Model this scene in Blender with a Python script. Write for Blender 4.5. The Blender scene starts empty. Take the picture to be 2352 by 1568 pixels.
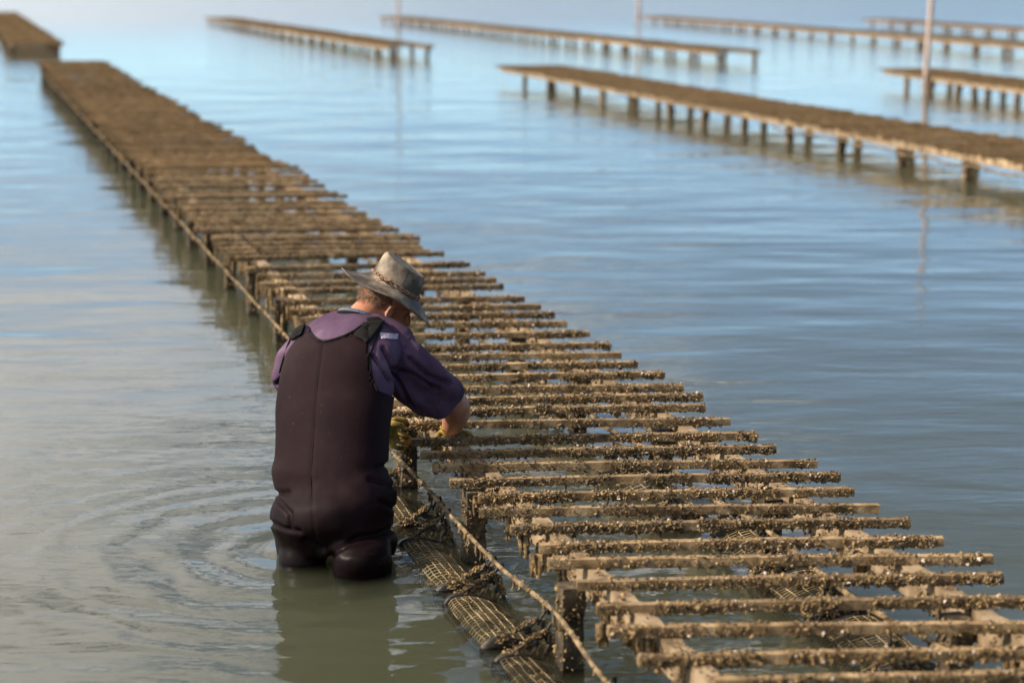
import bpy, bmesh, math, random
import numpy as np
from mathutils import Vector, Matrix, noise
from mathutils.bvhtree import BVHTree

random.seed(7); rng = np.random.default_rng(7)
S = bpy.context.scene
C = bpy.data.collections.new("place"); S.collection.children.link(C)

# ------------------------------------------------------------------ camera, light
F_PX, CX, CY, HOR, H = 4573.0, 1176.0, 784.0, -60.0, 1.85     # photograph measured at 2352 x 1568
PITCH = math.atan((CY - HOR) / F_PX)
cam = bpy.data.cameras.new("camera"); camo = bpy.data.objects.new("camera", cam)
S.collection.objects.link(camo); S.camera = camo
camo.location = (0, 0, H); camo.rotation_euler = (math.pi / 2 - PITCH, 0, 0)
cam.lens = 70.0; cam.sensor_width = 36.0; cam.clip_end = 5000; cam.clip_start = 0.1
cam.dof.use_dof = True; cam.dof.focus_distance = 6.6; cam.dof.aperture_fstop = 2.3

SUN_EL = math.radians(37); LIGHT_AZ = math.radians(11)          # light travels towards +X, a little +Y
ldir = Vector((math.cos(SUN_EL) * math.cos(LIGHT_AZ), math.cos(SUN_EL) * math.sin(LIGHT_AZ), -math.sin(SUN_EL)))
sun = bpy.data.lights.new("sun", 'SUN'); suno = bpy.data.objects.new("sun", sun)
S.collection.objects.link(suno)
sun.energy = 5.0; sun.angle = math.radians(0.5); sun.color = (1.0, 0.87, 0.70)
suno.rotation_euler = ldir.to_track_quat('-Z', 'Y').to_euler()

W = bpy.data.worlds.new("World"); S.world = W; W.use_nodes = True
wt = W.node_tree; wt.nodes.clear()
def wn(t, **k):
    n = wt.nodes.new(t)
    for a, b in k.items(): setattr(n, a, b)
    return n
sky = wn('ShaderNodeTexSky', sky_type='NISHITA', sun_disc=False)
sky.sun_elevation = SUN_EL
sky.sun_rotation = math.atan2(-ldir.x, -ldir.y)
sky.air_density = 0.45; sky.dust_density = 0.1; sky.ozone_density = 2.0
tc = wn('ShaderNodeTexCoord'); sep = wn('ShaderNodeSeparateXYZ'); wt.links.new(tc.outputs['Generated'], sep.inputs[0])
mp = wn('ShaderNodeMapping'); mp.inputs['Scale'].default_value = (1.0, 1.0, 3.2); mp.inputs['Location'].default_value = (0.3, 0.2, 0.0)
wt.links.new(tc.outputs['Generated'], mp.inputs[0])
nz = wn('ShaderNodeTexNoise'); nz.inputs['Scale'].default_value = 5.0; nz.inputs['Detail'].default_value = 7; nz.inputs['Roughness'].default_value = 0.55
wt.links.new(mp.outputs[0], nz.inputs['Vector'])
# clouds gather towards the left (west) half of the sky
bx = wn('ShaderNodeMapRange'); bx.inputs['From Min'].default_value = -.30; bx.inputs['From Max'].default_value = .22; bx.inputs['To Min'].default_value = .22; bx.inputs['To Max'].default_value = -.14
wt.links.new(sep.outputs['X'], bx.inputs['Value'])
mx = wn('ShaderNodeMath', operation='ADD'); wt.links.new(bx.outputs[0], mx.inputs[0]); wt.links.new(nz.outputs['Fac'], mx.inputs[1])
mr = wn('ShaderNodeMapRange'); mr.inputs['From Min'].default_value = 0.49; mr.inputs['From Max'].default_value = 0.60; mr.inputs['To Max'].default_value = 0.85
wt.links.new(mx.outputs[0], mr.inputs['Value'])
mc = wn('ShaderNodeMix', data_type='RGBA'); mc.inputs['B'].default_value = (8.2, 7.7, 7.2, 1)
tn = wn('ShaderNodeMix', data_type='RGBA', blend_type='MULTIPLY'); tn.inputs['Factor'].default_value = 1; tn.inputs['B'].default_value = (1.0, 1.03, .89, 1)
wt.links.new(sky.outputs[0], tn.inputs['A'])
ez = wn('ShaderNodeMapRange', interpolation_type='SMOOTHSTEP'); ez.inputs['From Min'].default_value = .08; ez.inputs['From Max'].default_value = .26
wt.links.new(sep.outputs['Z'], ez.inputs['Value']); em = wn('ShaderNodeMath', operation='MULTIPLY'); wt.links.new(mr.outputs[0], em.inputs[0]); wt.links.new(ez.outputs[0], em.inputs[1])
wt.links.new(em.outputs[0], mc.inputs['Factor']); wt.links.new(tn.outputs['Result'], mc.inputs['A'])
bg = wn('ShaderNodeBackground'); bg.inputs['Strength'].default_value = 0.135
wo = wn('ShaderNodeOutputWorld'); wt.links.new(mc.outputs['Result'], bg.inputs[0]); wt.links.new(bg.outputs[0], wo.inputs[0])
S.view_settings.view_transform = 'Standard'; S.view_settings.look = 'None'
S.view_settings.exposure = 0.78; S.view_settings.gamma = 1.0; S.view_settings.use_curve_mapping = False
S.render.engine = 'CYCLES'
cy = S.cycles
cy.use_denoising = True; cy.max_bounces = 8; cy.transparent_max_bounces = 12; cy.volume_bounces = 3
cy.glossy_bounces = 3; cy.diffuse_bounces = 3; cy.caustics_reflective = False; cy.caustics_refractive = False

# ------------------------------------------------------------------ pixel <-> place
CAMP = np.array([0, 0, H])
def ray(x, y):
    a = (x - CX) / F_PX; b = -(y - CY) / F_PX
    return np.array([a, math.cos(PITCH) + b * math.sin(PITCH), -math.sin(PITCH) + b * math.cos(PITCH)])
def onz(x, y, z=0.0):
    r = ray(x, y); return CAMP + r * (z - H) / r[2]
def onY(x, y, Y):
    r = ray(x, y); return CAMP + r * Y / r[1]
def proj(P):
    P = np.asarray(P) - CAMP
    d = P[..., 1] * math.cos(PITCH) - P[..., 2] * math.sin(PITCH)
    u = P[..., 1] * math.sin(PITCH) + P[..., 2] * math.cos(PITCH)
    return CX + F_PX * P[..., 0] / d, CY - F_PX * u / d
r_ = ray(-115, -60)[:2]; D = r_ / np.linalg.norm(r_); N = np.array([D[1], -D[0]])
def uv(px, py, z):
    w = onz(px, py, z)[:2]; return float(w @ D), float(w @ N)
def at(u, v, z): 
    w = u * D + v * N; return np.array([w[0], w[1], z])
RACK_ANG = math.atan2(D[1], D[0])

# ------------------------------------------------------------------ materials
def mat(name):
    m = bpy.data.materials.new(name); m.use_nodes = True
    nt = m.node_tree; p = nt.nodes['Principled BSDF']
    return m, nt, p
def ramp(nt, fac, stops):
    r = nt.nodes.new('ShaderNodeValToRGB'); e = r.color_ramp.elements
    while len(e) < len(stops): e.new(0.5)
    for i, (p, c) in enumerate(stops):
        e[i].position = p; e[i].color = (*c, 1)
    nt.links.new(fac, r.inputs[0]); return r.outputs[0]
def nnode(nt, scale, detail=5, rough=0.6, vec=None, stretch=None, rand=False):
    t = nt.nodes.new('ShaderNodeTexCoord'); src = t.outputs['Object']
    if rand:      # every copy gets its own pattern
        oi = nt.nodes.new('ShaderNodeObjectInfo'); ad = nt.nodes.new('ShaderNodeVectorMath'); ad.operation = 'MULTIPLY_ADD'
        cb = nt.nodes.new('ShaderNodeCombineXYZ')
        for k in range(3): nt.links.new(oi.outputs['Random'], cb.inputs[k])
        nt.links.new(cb.outputs[0], ad.inputs[0]); ad.inputs[1].default_value = (37, 53, 71)
        nt.links.new(src, ad.inputs[2]); src = ad.outputs[0]
    if stretch:
        m = nt.nodes.new('ShaderNodeMapping'); m.inputs['Scale'].default_value = stretch; nt.links.new(src, m.inputs[0]); src = m.outputs[0]
    n = nt.nodes.new('ShaderNodeTexNoise'); n.inputs['Scale'].default_value = scale; n.inputs['Detail'].default_value = detail
    n.inputs['Roughness'].default_value = rough; nt.links.new(src, n.inputs['Vector']); return n.outputs['Fac']
def bump(nt, p, h, dist, strength=1.0):
    b = nt.nodes.new('ShaderNodeBump'); b.inputs['Distance'].default_value = dist; b.inputs['Strength'].default_value = strength
    nt.links.new(h, b.inputs['Height']); nt.links.new(b.outputs[0], p.inputs['Normal'])
def simple(name, stops, scale, rough=0.8, bscale=None, bdist=0.003, detail=6, stretch=None, spec=0.3, rand=False, wet=False):
    m, nt, p = mat(name)
    f = nnode(nt, scale, detail, 0.6, stretch=stretch, rand=rand)
    colr = ramp(nt, f, stops)
    if rand:
        oi = nt.nodes.new('ShaderNodeObjectInfo'); vr = nt.nodes.new('ShaderNodeMapRange'); vr.inputs['To Min'].default_value = .62; vr.inputs['To Max'].default_value = 1.12
        nt.links.new(oi.outputs['Random'], vr.inputs['Value']); mm = nt.nodes.new('ShaderNodeVectorMath'); mm.operation = 'SCALE'
        nt.links.new(colr, mm.inputs[0]); nt.links.new(vr.outputs[0], mm.inputs['Scale']); colr = mm.outputs[0]
    if wet:      # soaked and mud splashed just above the water line
        g = nt.nodes.new('ShaderNodeNewGeometry'); sp = nt.nodes.new('ShaderNodeSeparateXYZ'); nt.links.new(g.outputs['Position'], sp.inputs[0])
        ad = nt.nodes.new('ShaderNodeMath'); ad.operation = 'MULTIPLY_ADD'; ad.inputs[1].default_value = -.16; nt.links.new(nnode(nt, 9, 4), ad.inputs[0]); nt.links.new(sp.outputs['Z'], ad.inputs[2])
        wr = nt.nodes.new('ShaderNodeMapRange'); nt.links.new(ad.outputs[0], wr.inputs['Value']); wr.inputs['From Min'].default_value = -.01; wr.inputs['From Max'].default_value = .20
        wr.inputs['To Min'].default_value = .35; wr.inputs['To Max'].default_value = 1
        mm = nt.nodes.new('ShaderNodeVectorMath'); mm.operation = 'SCALE'; nt.links.new(colr, mm.inputs[0]); nt.links.new(wr.outputs[0], mm.inputs['Scale']); colr = mm.outputs[0]
        rr_ = nt.nodes.new('ShaderNodeMapRange'); nt.links.new(wr.outputs[0], rr_.inputs['Value']); rr_.inputs['From Min'].default_value = .35
        rr_.inputs['To Min'].default_value = .36; rr_.inputs['To Max'].default_value = rough; nt.links.new(rr_.outputs[0], p.inputs['Roughness'])
        # pale dried mud flecks and scuffs
        fl = nt.nodes.new('ShaderNodeMapRange'); nt.links.new(nnode(nt, 70, 3, .8), fl.inputs['Value']); fl.inputs['From Min'].default_value = .68; fl.inputs['From Max'].default_value = .74
        f2 = nt.nodes.new('ShaderNodeMapRange'); nt.links.new(nnode(nt, 6, 3, .6), f2.inputs['Value']); f2.inputs['From Min'].default_value = .50; f2.inputs['From Max'].default_value = .66
        mu = nt.nodes.new('ShaderNodeMath'); mu.operation = 'MULTIPLY'; nt.links.new(fl.outputs[0], mu.inputs[0]); nt.links.new(f2.outputs[0], mu.inputs[1])
        mm = nt.nodes.new('ShaderNodeMix'); mm.data_type = 'RGBA'; nt.links.new(mu.outputs[0], mm.inputs['Factor']); nt.links.new(colr, mm.inputs['A']); mm.inputs['B'].default_value = (.13, .10, .075, 1); colr = mm.outputs['Result']
    nt.links.new(colr, p.inputs['Base Color'])
    if not wet: p.inputs['Roughness'].default_value = rough
    p.inputs['Specular IOR Level'].default_value = spec
    bump(nt, p, nnode(nt, bscale or scale * 3, 6, 0.65, rand=rand), bdist)
    return m
M = {}
M['timber'] = simple('silted_timber', [(0.30, (.05, .030, .013)), (0.45, (.17, .108, .050)), (0.60, (.31, .212, .112)), (0.78, (.42, .305, .175))], 14, .85, 60, .004, rand=True)
M['rail'] = simple('silted_rail', [(0.30, (.07, .045, .024)), (0.45, (.22, .155, .09)), (0.58, (.34, .25, .155)), (0.75, (.42, .33, .22))], 11, .85, 50, .004, rand=True)
M['post'] = simple('weedy_post', [(0.35, (.012, .010, .007)), (0.52, (.05, .036, .02)), (0.66, (.16, .115, .065)), (0.8, (.28, .21, .13))], 12, .7, 45, .008, rand=True)
M['crust'] = simple('oyster_spat_crust', [(0.32, (.022, .013, .006)), (0.48, (.115, .070, .027)), (0.60, (.27, .175, .068)), (0.70, (.43, .295, .13)), (0.80, (.64, .51, .33))], 55, .55, 160, .003, rand=True, spec=.45)
M['far_timber'] = simple('far_silted_timber', [(0.3, (.13, .074, .030)), (0.5, (.235, .145, .064)), (0.7, (.33, .215, .105))], 10, .9, 40, .004, rand=True)
M['far_post'] = simple('silted_post', [(0.3, (.05, .034, .018)), (0.5, (.15, .10, .055)), (0.7, (.30, .21, .12))], 8, .85, 40, .005, rand=True)
M['rope'] = simple('muddy_rope', [(0.38, (.04, .028, .015)), (0.54, (.17, .12, .065)), (0.78, (.34, .25, .155))], 22, .9, 120, .004)
M['pole'] = simple('weathered_pole', [(0.3, (.30, .22, .19)), (0.7, (.50, .40, .35))], 3, .8)
M['basket'] = simple('silted_mesh_plastic', [(0.36, (.06, .044, .022)), (0.54, (.24, .18, .095)), (0.76, (.42, .34, .20))], 11, .6, 70, .002, rand=True)
M['cap'] = simple('black_plastic', [(0.4, (.012, .011, .010)), (0.6, (.045, .036, .026)), (0.8, (.16, .125, .08))], 16, .5, rand=True)
M['shell'] = simple('oyster_shell', [(0.35, (.03, .024, .015)), (0.6, (.10, .08, .05)), (0.8, (.35, .30, .24))], 25, .6)
M['pale_shell'] = simple('pale_oyster_shell', [(0.3, (.34, .25, .19)), (0.6, (.60, .50, .42)), (0.8, (.78, .70, .64))], 60, .4, rand=True)
M['neoprene'] = simple('worn_neoprene', [(0.30, (.0072, .0030, .0044)), (0.52, (.0115, .0052, .0066)), (0.68, (.018, .0098, .0115)), (.85, (.040, .028, .028))], 5, .72, 260, .0006, detail=8, spec=.06, wet=True)
M['webbing'] = simple('black_webbing', [(0.3, (.006, .006, .006)), (0.62, (.013, .012, .012)), (0.8, (.06, .055, .05))], 40, .85, 300, .001, spec=.08)
M['shirt'] = simple('purple_cotton', [(0.3, (.046, .024, .050)), (0.6, (.085, .052, .088)), (0.8, (.15, .105, .155))], 7, .95, 500, .0008, spec=.1)
M['collar'] = simple('grey_blue_cotton', [(0.3, (.06, .07, .10)), (0.7, (.13, .15, .20))], 30, .95)
M['smear'] = simple('pale_print', [(0.40, (.20, .15, .23)), (0.5, (.40, .34, .43))], 90, .9)
M['skin'] = simple('tanned_skin', [(0.3, (.25, .10, .058)), (0.55, (.36, .155, .095)), (0.8, (.46, .22, .14))], 18, .5, 300, .0006)
M['hair'] = simple('brown_hair', [(0.3, (.06, .03, .015)), (0.6, (.20, .11, .06)), (0.8, (.34, .22, .13))], 120, .5)
M['leather'] = simple('scuffed_grey_leather', [(0.30, (.022, .019, .017)), (0.45, (.050, .040, .032)), (0.53, (.145, .112, .082)), (0.66, (.31, .255, .19))], 7, .7, 90, .0015, detail=9)
M['cord'] = simple('tan_leather_cord', [(0.3, (.14, .07, .04)), (0.7, (.32, .19, .12))], 60, .7)
M['glove'] = simple('yellow_knit_glove', [(0.34, (.05, .036, .012)), (0.54, (.24, .16, .03)), (0.74, (.40, .28, .06))], 24, .85, 400, .0015)
M['seabed'] = simple('mud_seabed', [(0.3, (.12, .11, .07)), (0.7, (.20, .18, .12))], 1.5, .9)

# water
def water_mat():
    m = bpy.data.materials.new('estuary_water'); m.use_nodes = True; nt = m.node_tree; nt.nodes.clear()
    L = nt.links.new
    def nd(t, **k):
        n = nt.nodes.new(t)
        for a, b in k.items(): setattr(n, a, b)
        return n
    def math_(op, a, b=None, c=None):
        n = nd('ShaderNodeMath', operation=op)
        for i, v in enumerate((a, b, c)):
            if v is None: continue
            if isinstance(v, (int, float)): n.inputs[i].default_value = v
            else: L(v, n.inputs[i])
        return n.outputs[0]
    tc = nd('ShaderNodeTexCoord')
    def nse(sc, st, det=3, ro=.5, dist=0.0, rot=0.0):
        mp = nd('ShaderNodeMapping'); mp.inputs['Scale'].default_value = (*st, 1); mp.inputs['Rotation'].default_value = (0, 0, rot)
        L(tc.outputs['Object'], mp.inputs[0])
        n = nd('ShaderNodeTexNoise'); n.inputs['Scale'].default_value = sc; n.inputs['Detail'].default_value = det
        n.inputs['Roughness'].default_value = ro; n.inputs['Distortion'].default_value = dist; L(mp.outputs[0], n.inputs['Vector'])
        return n.outputs['Fac']
    big = math_('MULTIPLY', nse(.55, (1, 1.5), 2), .032)
    mid = math_('MULTIPLY', nse(2.6, (.5, 1.6), 3, .5, .3, .12), .0075)
    fine = math_('MULTIPLY', nse(13, (.8, 1.3), 3, .55, .2), .0010)
    h = math_('ADD', math_('ADD', big, mid), fine)
    # rings spreading from the man's legs, and small chop under the rack
    def rings(cx, cy, wl, amp, fall):
        vm = nd('ShaderNodeVectorMath', operation='DISTANCE'); L(tc.outputs['Object'], vm.inputs[0]); vm.inputs[1].default_value = (cx, cy, 0)
        r = vm.outputs['Value']
        rr = math_('ADD', r, math_('MULTIPLY', nse(1.6, (1, 1), 2), .30))
        s = math_('SINE', math_('MULTIPLY', rr, 2 * math.pi / wl))
        return math_('MULTIPLY', math_('MULTIPLY', s, math_('EXPONENT', math_('MULTIPLY', r, -1 / fall))), amp)
    sp = nd('ShaderNodeSeparateXYZ'); L(tc.outputs['Object'], sp.inputs[0])
    def far(a, b_, lo, hi):      # open water past the lee of the racks is rougher
        r = nd('ShaderNodeMapRange', interpolation_type='SMOOTHSTEP'); L(sp.outputs['Y'], r.inputs['Value'])
        for k, v in zip(('From Min', 'From Max', 'To Min', 'To Max'), (a, b_, lo, hi)): r.inputs[k].default_value = v
        return r.outputs[0]
    h = math_('ADD', h, math_('MULTIPLY', nse(3.0, (.8, 1.2), 3), far(28, 90, 0, .070)))
    h = math_('ADD', h, rings(-.68, 6.30, .19, .0046, .55))
    h = math_('ADD', h, rings(-.45, 6.25, .11, .0006, .9))
    bp = nd('ShaderNodeBump'); bp.inputs['Distance'].default_value = 1.0; bp.inputs['Strength'].default_value = 1.0; L(h, bp.inputs['Height'])
    gl = nd('ShaderNodeBsdfGlossy'); L(far(24, 90, .03, .24), gl.inputs['Roughness']); L(bp.outputs[0], gl.inputs['Normal'])
    gl.inputs['Color'].default_value = (.97, .98, 1, 1)
    tr = nd('ShaderNodeBsdfTransparent'); tr.inputs['Color'].default_value = (1, 1, 1, 1)
    fr = nd('ShaderNodeFresnel'); fr.inputs['IOR'].default_value = 1.34; L(bp.outputs[0], fr.inputs['Normal'])
    mx = nd('ShaderNodeMixShader'); L(fr.outputs[0], mx.inputs[0]); L(tr.outputs[0], mx.inputs[1]); L(gl.outputs[0], mx.inputs[2])
    vo = nd('ShaderNodeVolumePrincipled'); vo.inputs['Color'].default_value = (.75, .75, .51, 1); vo.inputs['Density'].default_value = 7.0
    vo.inputs['Anisotropy'].default_value = 0.2
    out = nd('ShaderNodeOutputMaterial'); L(mx.outputs[0], out.inputs['Surface']); L(vo.outputs[0], out.inputs['Volume'])
    return m
M['water'] = water_mat()

# ------------------------------------------------------------------ mesh helpers
def me(name, V, Fc, material=None, smooth=False):
    m = bpy.data.meshes.new(name); m.from_pydata([tuple(map(float, v)) for v in V], [], [tuple(f) for f in Fc]); m.update()
    if material: m.materials.append(material)
    if smooth: m.shade_smooth()
    return m
def link(name, mesh, parent=None, **props):
    o = bpy.data.objects.new(name, mesh); C.objects.link(o)
    if parent is not None: o.parent = parent
    for k, v in props.items(): o[k] = v
    return o
def empty(name, loc, label, cat, group=None, rz=0.0):
    o = bpy.data.objects.new(name, None); C.objects.link(o); o.location = loc; o.rotation_euler = (0, 0, rz)
    o['label'] = label; o['category'] = cat
    if group: o['group'] = group
    return o
class MB:
    def __init__(s): s.V = []; s.F = []
    def add(s, V, Fc):
        b = len(s.V); s.V += [tuple(v) for v in V]; s.F += [tuple(i + b for i in f) for f in Fc]
    def box(s, c, sx, sy, sz, R=None):
        V = []
        for z in (-1, 1):
            for y in (-1, 1):
                for x in (-1, 1):
                    v = Vector((x * sx / 2, y * sy / 2, z * sz / 2))
                    if R is not None: v = R @ v
                    V.append(Vector(c) + v)
        s.add(V, [(0, 2, 3, 1), (4, 5, 7, 6), (0, 1, 5, 4), (2, 6, 7, 3), (0, 4, 6, 2), (1, 3, 7, 5)])
    def tube(s, P, R, n=8, ry=None, up=None):
        """closed sweep; R one radius or a list; ry the second radius"""
        P = [Vector(p) for p in P]; m = len(P)
        if not hasattr(R, '__len__'): R = [R] * m
        if ry is None: ry = R
        elif not hasattr(ry, '__len__'): ry = [ry] * m
        t0 = (P[1] - P[0]).normalized()
        a = Vector(up) if up is not None else (Vector((0, 0, 1)) if abs(t0.z) < .9 else Vector((1, 0, 0)))
        V = []; Fc = []
        for i in range(m):
            t = (P[min(i + 1, m - 1)] - P[max(i - 1, 0)])
            t = t.normalized() if t.length > 1e-9 else t0
            b = t.cross(a).normalized(); a2 = b.cross(t).normalized(); a = a2 if up is None else a
            for k in range(n):
                th = 2 * math.pi * k / n
                V.append(P[i] + b * (math.cos(th) * R[i]) + a2 * (math.sin(th) * ry[i]))
        for i in range(m - 1):
            for k in range(n):
                k2 = (k + 1) % n
                Fc.append((i * n + k, i * n + k2, (i + 1) * n + k2, (i + 1) * n + k))
        Fc.append(tuple(range(n))[::-1]); Fc.append(tuple((m - 1) * n + k for k in range(n)))
        s.add(V, Fc)
    def ball(s, c, rx, ry=None, rz=None, R=None, n=12):
        ry = ry or rx; rz = rz or rx; V = []; Fc = []
        for i in range(n + 1):
            ph = math.pi * i / n
            for k in range(2 * n):
                th = math.pi * k / n
                v = Vector((rx * math.sin(ph) * math.cos(th), ry * math.sin(ph) * math.sin(th), rz * math.cos(ph)))
                if R is not None: v = R @ v
                V.append(Vector(c) + v)
        w = 2 * n
        for i in range(n):
            for k in range(w):
                k2 = (k + 1) % w
                if i == 0: Fc.append((k, w + k, w + k2))
                elif i == n - 1: Fc.append((i * w + k, (i + 1) * w + k, i * w + k2))
                else: Fc.append((i * w + k, (i + 1) * w + k, (i + 1) * w + k2, i * w + k2))
        s.add(V, Fc)
    def limb(s, P, R, n=16):
        """sweep with round ends"""
        P = [Vector(p) for p in P]; R = list(R)
        d0 = (P[0] - P[1]).normalized(); d1 = (P[-1] - P[-2]).normalized()
        A = [P[0] + d0 * R[0] * k for k in (.98, .85, .55)]; ra = [R[0] * k for k in (.15, .52, .84)]
        B = [P[-1] + d1 * R[-1] * k for k in (.55, .85, .98)]; rb = [R[-1] * k for k in (.84, .52, .15)]
        s.tube(A + P + B, ra + R + rb, n)
    def rings(s, rings):
        n = len(rings[0]); V = [p for r in rings for p in r]; Fc = []
        for i in range(len(rings) - 1):
            for k in range(n):
                k2 = (k + 1) % n
                Fc.append((i * n + k, i * n + k2, (i + 1) * n + k2, (i + 1) * n + k))
        Fc.append(tuple(range(n))[::-1]); Fc.append(tuple((len(rings) - 1) * n + k for k in range(n)))
        s.add(V, Fc)
    def mesh(s, name, material=None, smooth=False): return me(name, s.V, s.F, material, smooth)
    def build(s, name, material, parent=None, smooth=False, **pr): return link(name, s.mesh(name, material, smooth), parent, **pr)
def spline(P, n):
    """Catmull-Rom through points (any dimension)"""
    P = [np.array(p, float) for p in P]; Q = [2 * P[0] - P[1]] + P + [2 * P[-1] - P[-2]]; out = []
    for i in range(1, len(Q) - 2):
        for k in range(n):
            t = k / n; a, b, c, d = Q[i - 1], Q[i], Q[i + 1], Q[i + 2]
            out.append(.5 * ((2 * b) + (c - a) * t + (2 * a - 5 * b + 4 * c - d) * t * t + (3 * b - a - 3 * c + d) * t ** 3))
    out.append(P[-1]); return out
def baked(mesh, mods):
    o = bpy.data.objects.new("tmp", mesh); S.collection.objects.link(o)
    for t, kw in mods:
        m = o.modifiers.new(t, t)
        for k, v in kw.items(): setattr(m, k, v)
    dg = bpy.context.evaluated_depsgraph_get(); dg.update()
    r = bpy.data.meshes.new_from_object(o.evaluated_get(dg))
    bpy.data.objects.remove(o); return r
def remesh(mb, name, vox, smooth, material, disp=None):
    r = baked(mb.mesh(name), [('REMESH', dict(mode='VOXEL', voxel_size=vox, use_smooth_shade=True)), ('SMOOTH', dict(factor=.5, iterations=smooth))])
    r.name = name; r.materials.clear(); r.materials.append(material)
    if disp:
        n_ = len(r.vertices); co = np.empty(n_ * 3, 'f'); r.vertices.foreach_get('co', co); nm = np.empty(n_ * 3, 'f'); r.vertices.foreach_get('normal', nm)
        co = co.reshape(-1, 3); nm = nm.reshape(-1, 3); g = np.array([disp(tuple(map(float, c))) for c in co])
        r.vertices.foreach_set('co', (co + nm * g[:, None]).astype('f').ravel())
    r.update(); r.shade_smooth(); return r
def fbm(p, sc, o=3): return noise.fractal(Vector(p) * sc, 1.0, 2.0, o)

# ------------------------------------------------------------------ setting: water and seabed
b = MB(); b.box((0, 1400, -0.9), 4000, 3200, 1.8)
b.build('water', M['water'], kind='structure')
n = 60; V = []; Fc = []
for j in range(n + 1):
    for i in range(n + 1):
        x = (i / n - .5) * 3900; y = -150 + j / n * 3100
        V.append((x, y, -1.05 + .05 * noise.noise(Vector((x * .01, y * .01, 0)))))
for j in range(n):
    for i in range(n): Fc.append((j * (n + 1) + i, j * (n + 1) + i + 1, (j + 1) * (n + 1) + i + 1, (j + 1) * (n + 1) + i))
link('seabed', me('seabed', V, Fc, M['seabed'], True), kind='structure')

# ------------------------------------------------------------------ rack pieces
ZT = 0.27                       # top of the sticks
ST = 0.025                      # stick thickness
ZR = ZT - ST                    # top of the rails
def stick_mesh(name, seed, segs, length, rough, material, th=ST, wd=.027):
    """a silted timber batten along local X, uneven faces"""
    V = []; Fc = []; off = Vector((seed * 11.3, seed * 3.1, 0)); prof = []
    for (x, z) in ((-1, -1), (-.33, -1), (.33, -1), (1, -1), (1, 0), (1, 1), (.33, 1), (-.33, 1), (-1, 1), (-1, 0)):
        prof.append((x * wd / 2, z * th / 2))
    n = len(prof)
    for i in range(segs + 1):
        x = (i / segs - .5) * length
        for (y, z) in prof:
            q = Vector((x, y, z)); g = rough * (noise.noise(q * 45 + off) * .6 + noise.noise(q * 12 + off) * .9)
            s = 1 + g / .016
            z += .004 * math.sin(x * 2.4 + 1); y += .006 * math.sin(x * 1.9 + .5)
            V.append((x + (rough * noise.noise(q * 60 + off) if i in (0, segs) else 0), y + (s - 1) * q.y, z + (s - 1) * q.z))
    for i in range(segs):
        for k in range(n):
            k2 = (k + 1) % n
            Fc.append((i * n + k, (i + 1) * n + k, (i + 1) * n + k2, i * n + k2))
    Fc.append(tuple(range(n))); Fc.append(tuple(segs * n + k for k in range(n))[::-1])
    return me(name, V, Fc, material)
def shard(mb, c, r, rr):
    """one spat shell or mud crumb: a skewed octahedron"""
    q = Matrix.Rotation(rr.uniform(0, 6.28), 3, Vector((rr.uniform(-1, 1), rr.uniform(-1, 1), rr.uniform(-1, 1))).normalized())
    d = [Vector(v) for v in ((1, 0, 0), (-1, 0, 0), (0, 1, 0), (0, -1, 0), (0, 0, .45), (0, 0, -.45))]
    V = [Vector(c) + q @ (v * r * rr.uniform(.6, 1.35)) for v in d]
    mb.add(V, [(0, 2, 4), (2, 1, 4), (1, 3, 4), (3, 0, 4), (2, 0, 5), (1, 2, 5), (3, 1, 5), (0, 3, 5)])
def crust_mesh(name, seed, length, count, th=ST, wd=.027):
    rr = random.Random(seed); mb = MB()
    cl = [(rr.uniform(-.5, .5) * length, rr.uniform(.02, .10), rr.uniform(.5, 1.6)) for _ in range(9)]
    for i in range(count):
        if rr.random() < .5:
            c = rr.choice(cl); x = rr.gauss(c[0], c[1]); k = c[2]
        else: x = rr.uniform(-.5, .5) * length; k = .8
        if abs(x) > length * .497: continue
        if noise.noise(Vector((x * 9, seed * 5.7, 0))) < -.34: continue
        dz = .004 * math.sin(x * 2.4 + 1); dy = .006 * math.sin(x * 1.9 + .5)
        f = rr.random()
        if f < .50: y = -wd / 2 - rr.uniform(-.001, .004) * k; z = rr.uniform(-.55, .42) * th
        elif f < .66: y = rr.uniform(-.5, .5) * wd; z = -th / 2 - rr.uniform(0, .006) * k
        elif f < .86: y = rr.uniform(-.5, .5) * wd; z = th / 2 + rr.uniform(-.002, .0035) * k
        else: y = wd / 2 + rr.uniform(-.001, .004) * k; z = rr.uniform(-.5, .4) * th
        shard(mb, (x, y + dy, z + dz), rr.choice((.0025, .0032, .004, .005, .0075)) * (.7 + .3 * k), rr)
    # a few dripping strands of mud and weed
    for i in range(rr.randint(2, 5)):
        x = rr.uniform(-.48, .48) * length; y = rr.uniform(-.4, .4) * wd; z = -th / 2; l = rr.uniform(.008, .028)
        mb.tube([(x, y, z + .004), (x + rr.uniform(-.002, .002), y, z - l * .5), (x + rr.uniform(-.004, .004), y, z - l)], [.0028, .0026, .0014], 5)
    m = mb.mesh(name, M['crust']); m.materials.append(M['pale_shell'])
    pal = [rr.random() < .045 for _ in range(len(m.polygons) // 8 + 1)]
    for p in m.polygons: p.material_index = 1 if pal[p.index // 8] else 0
    return m
SL = 1.22
NV = 8
sticks_near = [stick_mesh('stick', i, 110, SL, .0022, M['timber']) for i in range(NV)]
crusts_near = [crust_mesh('oyster_growth', i + 20, SL, 2300) for i in range(NV)]
crusts_mid = [crust_mesh('oyster_growth', i + 60, SL, 700) for i in range(4)]
sticks_far = [stick_mesh('stick', i + 40, 24, SL, .0035, M['far_timber']) for i in range(4)]

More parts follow.
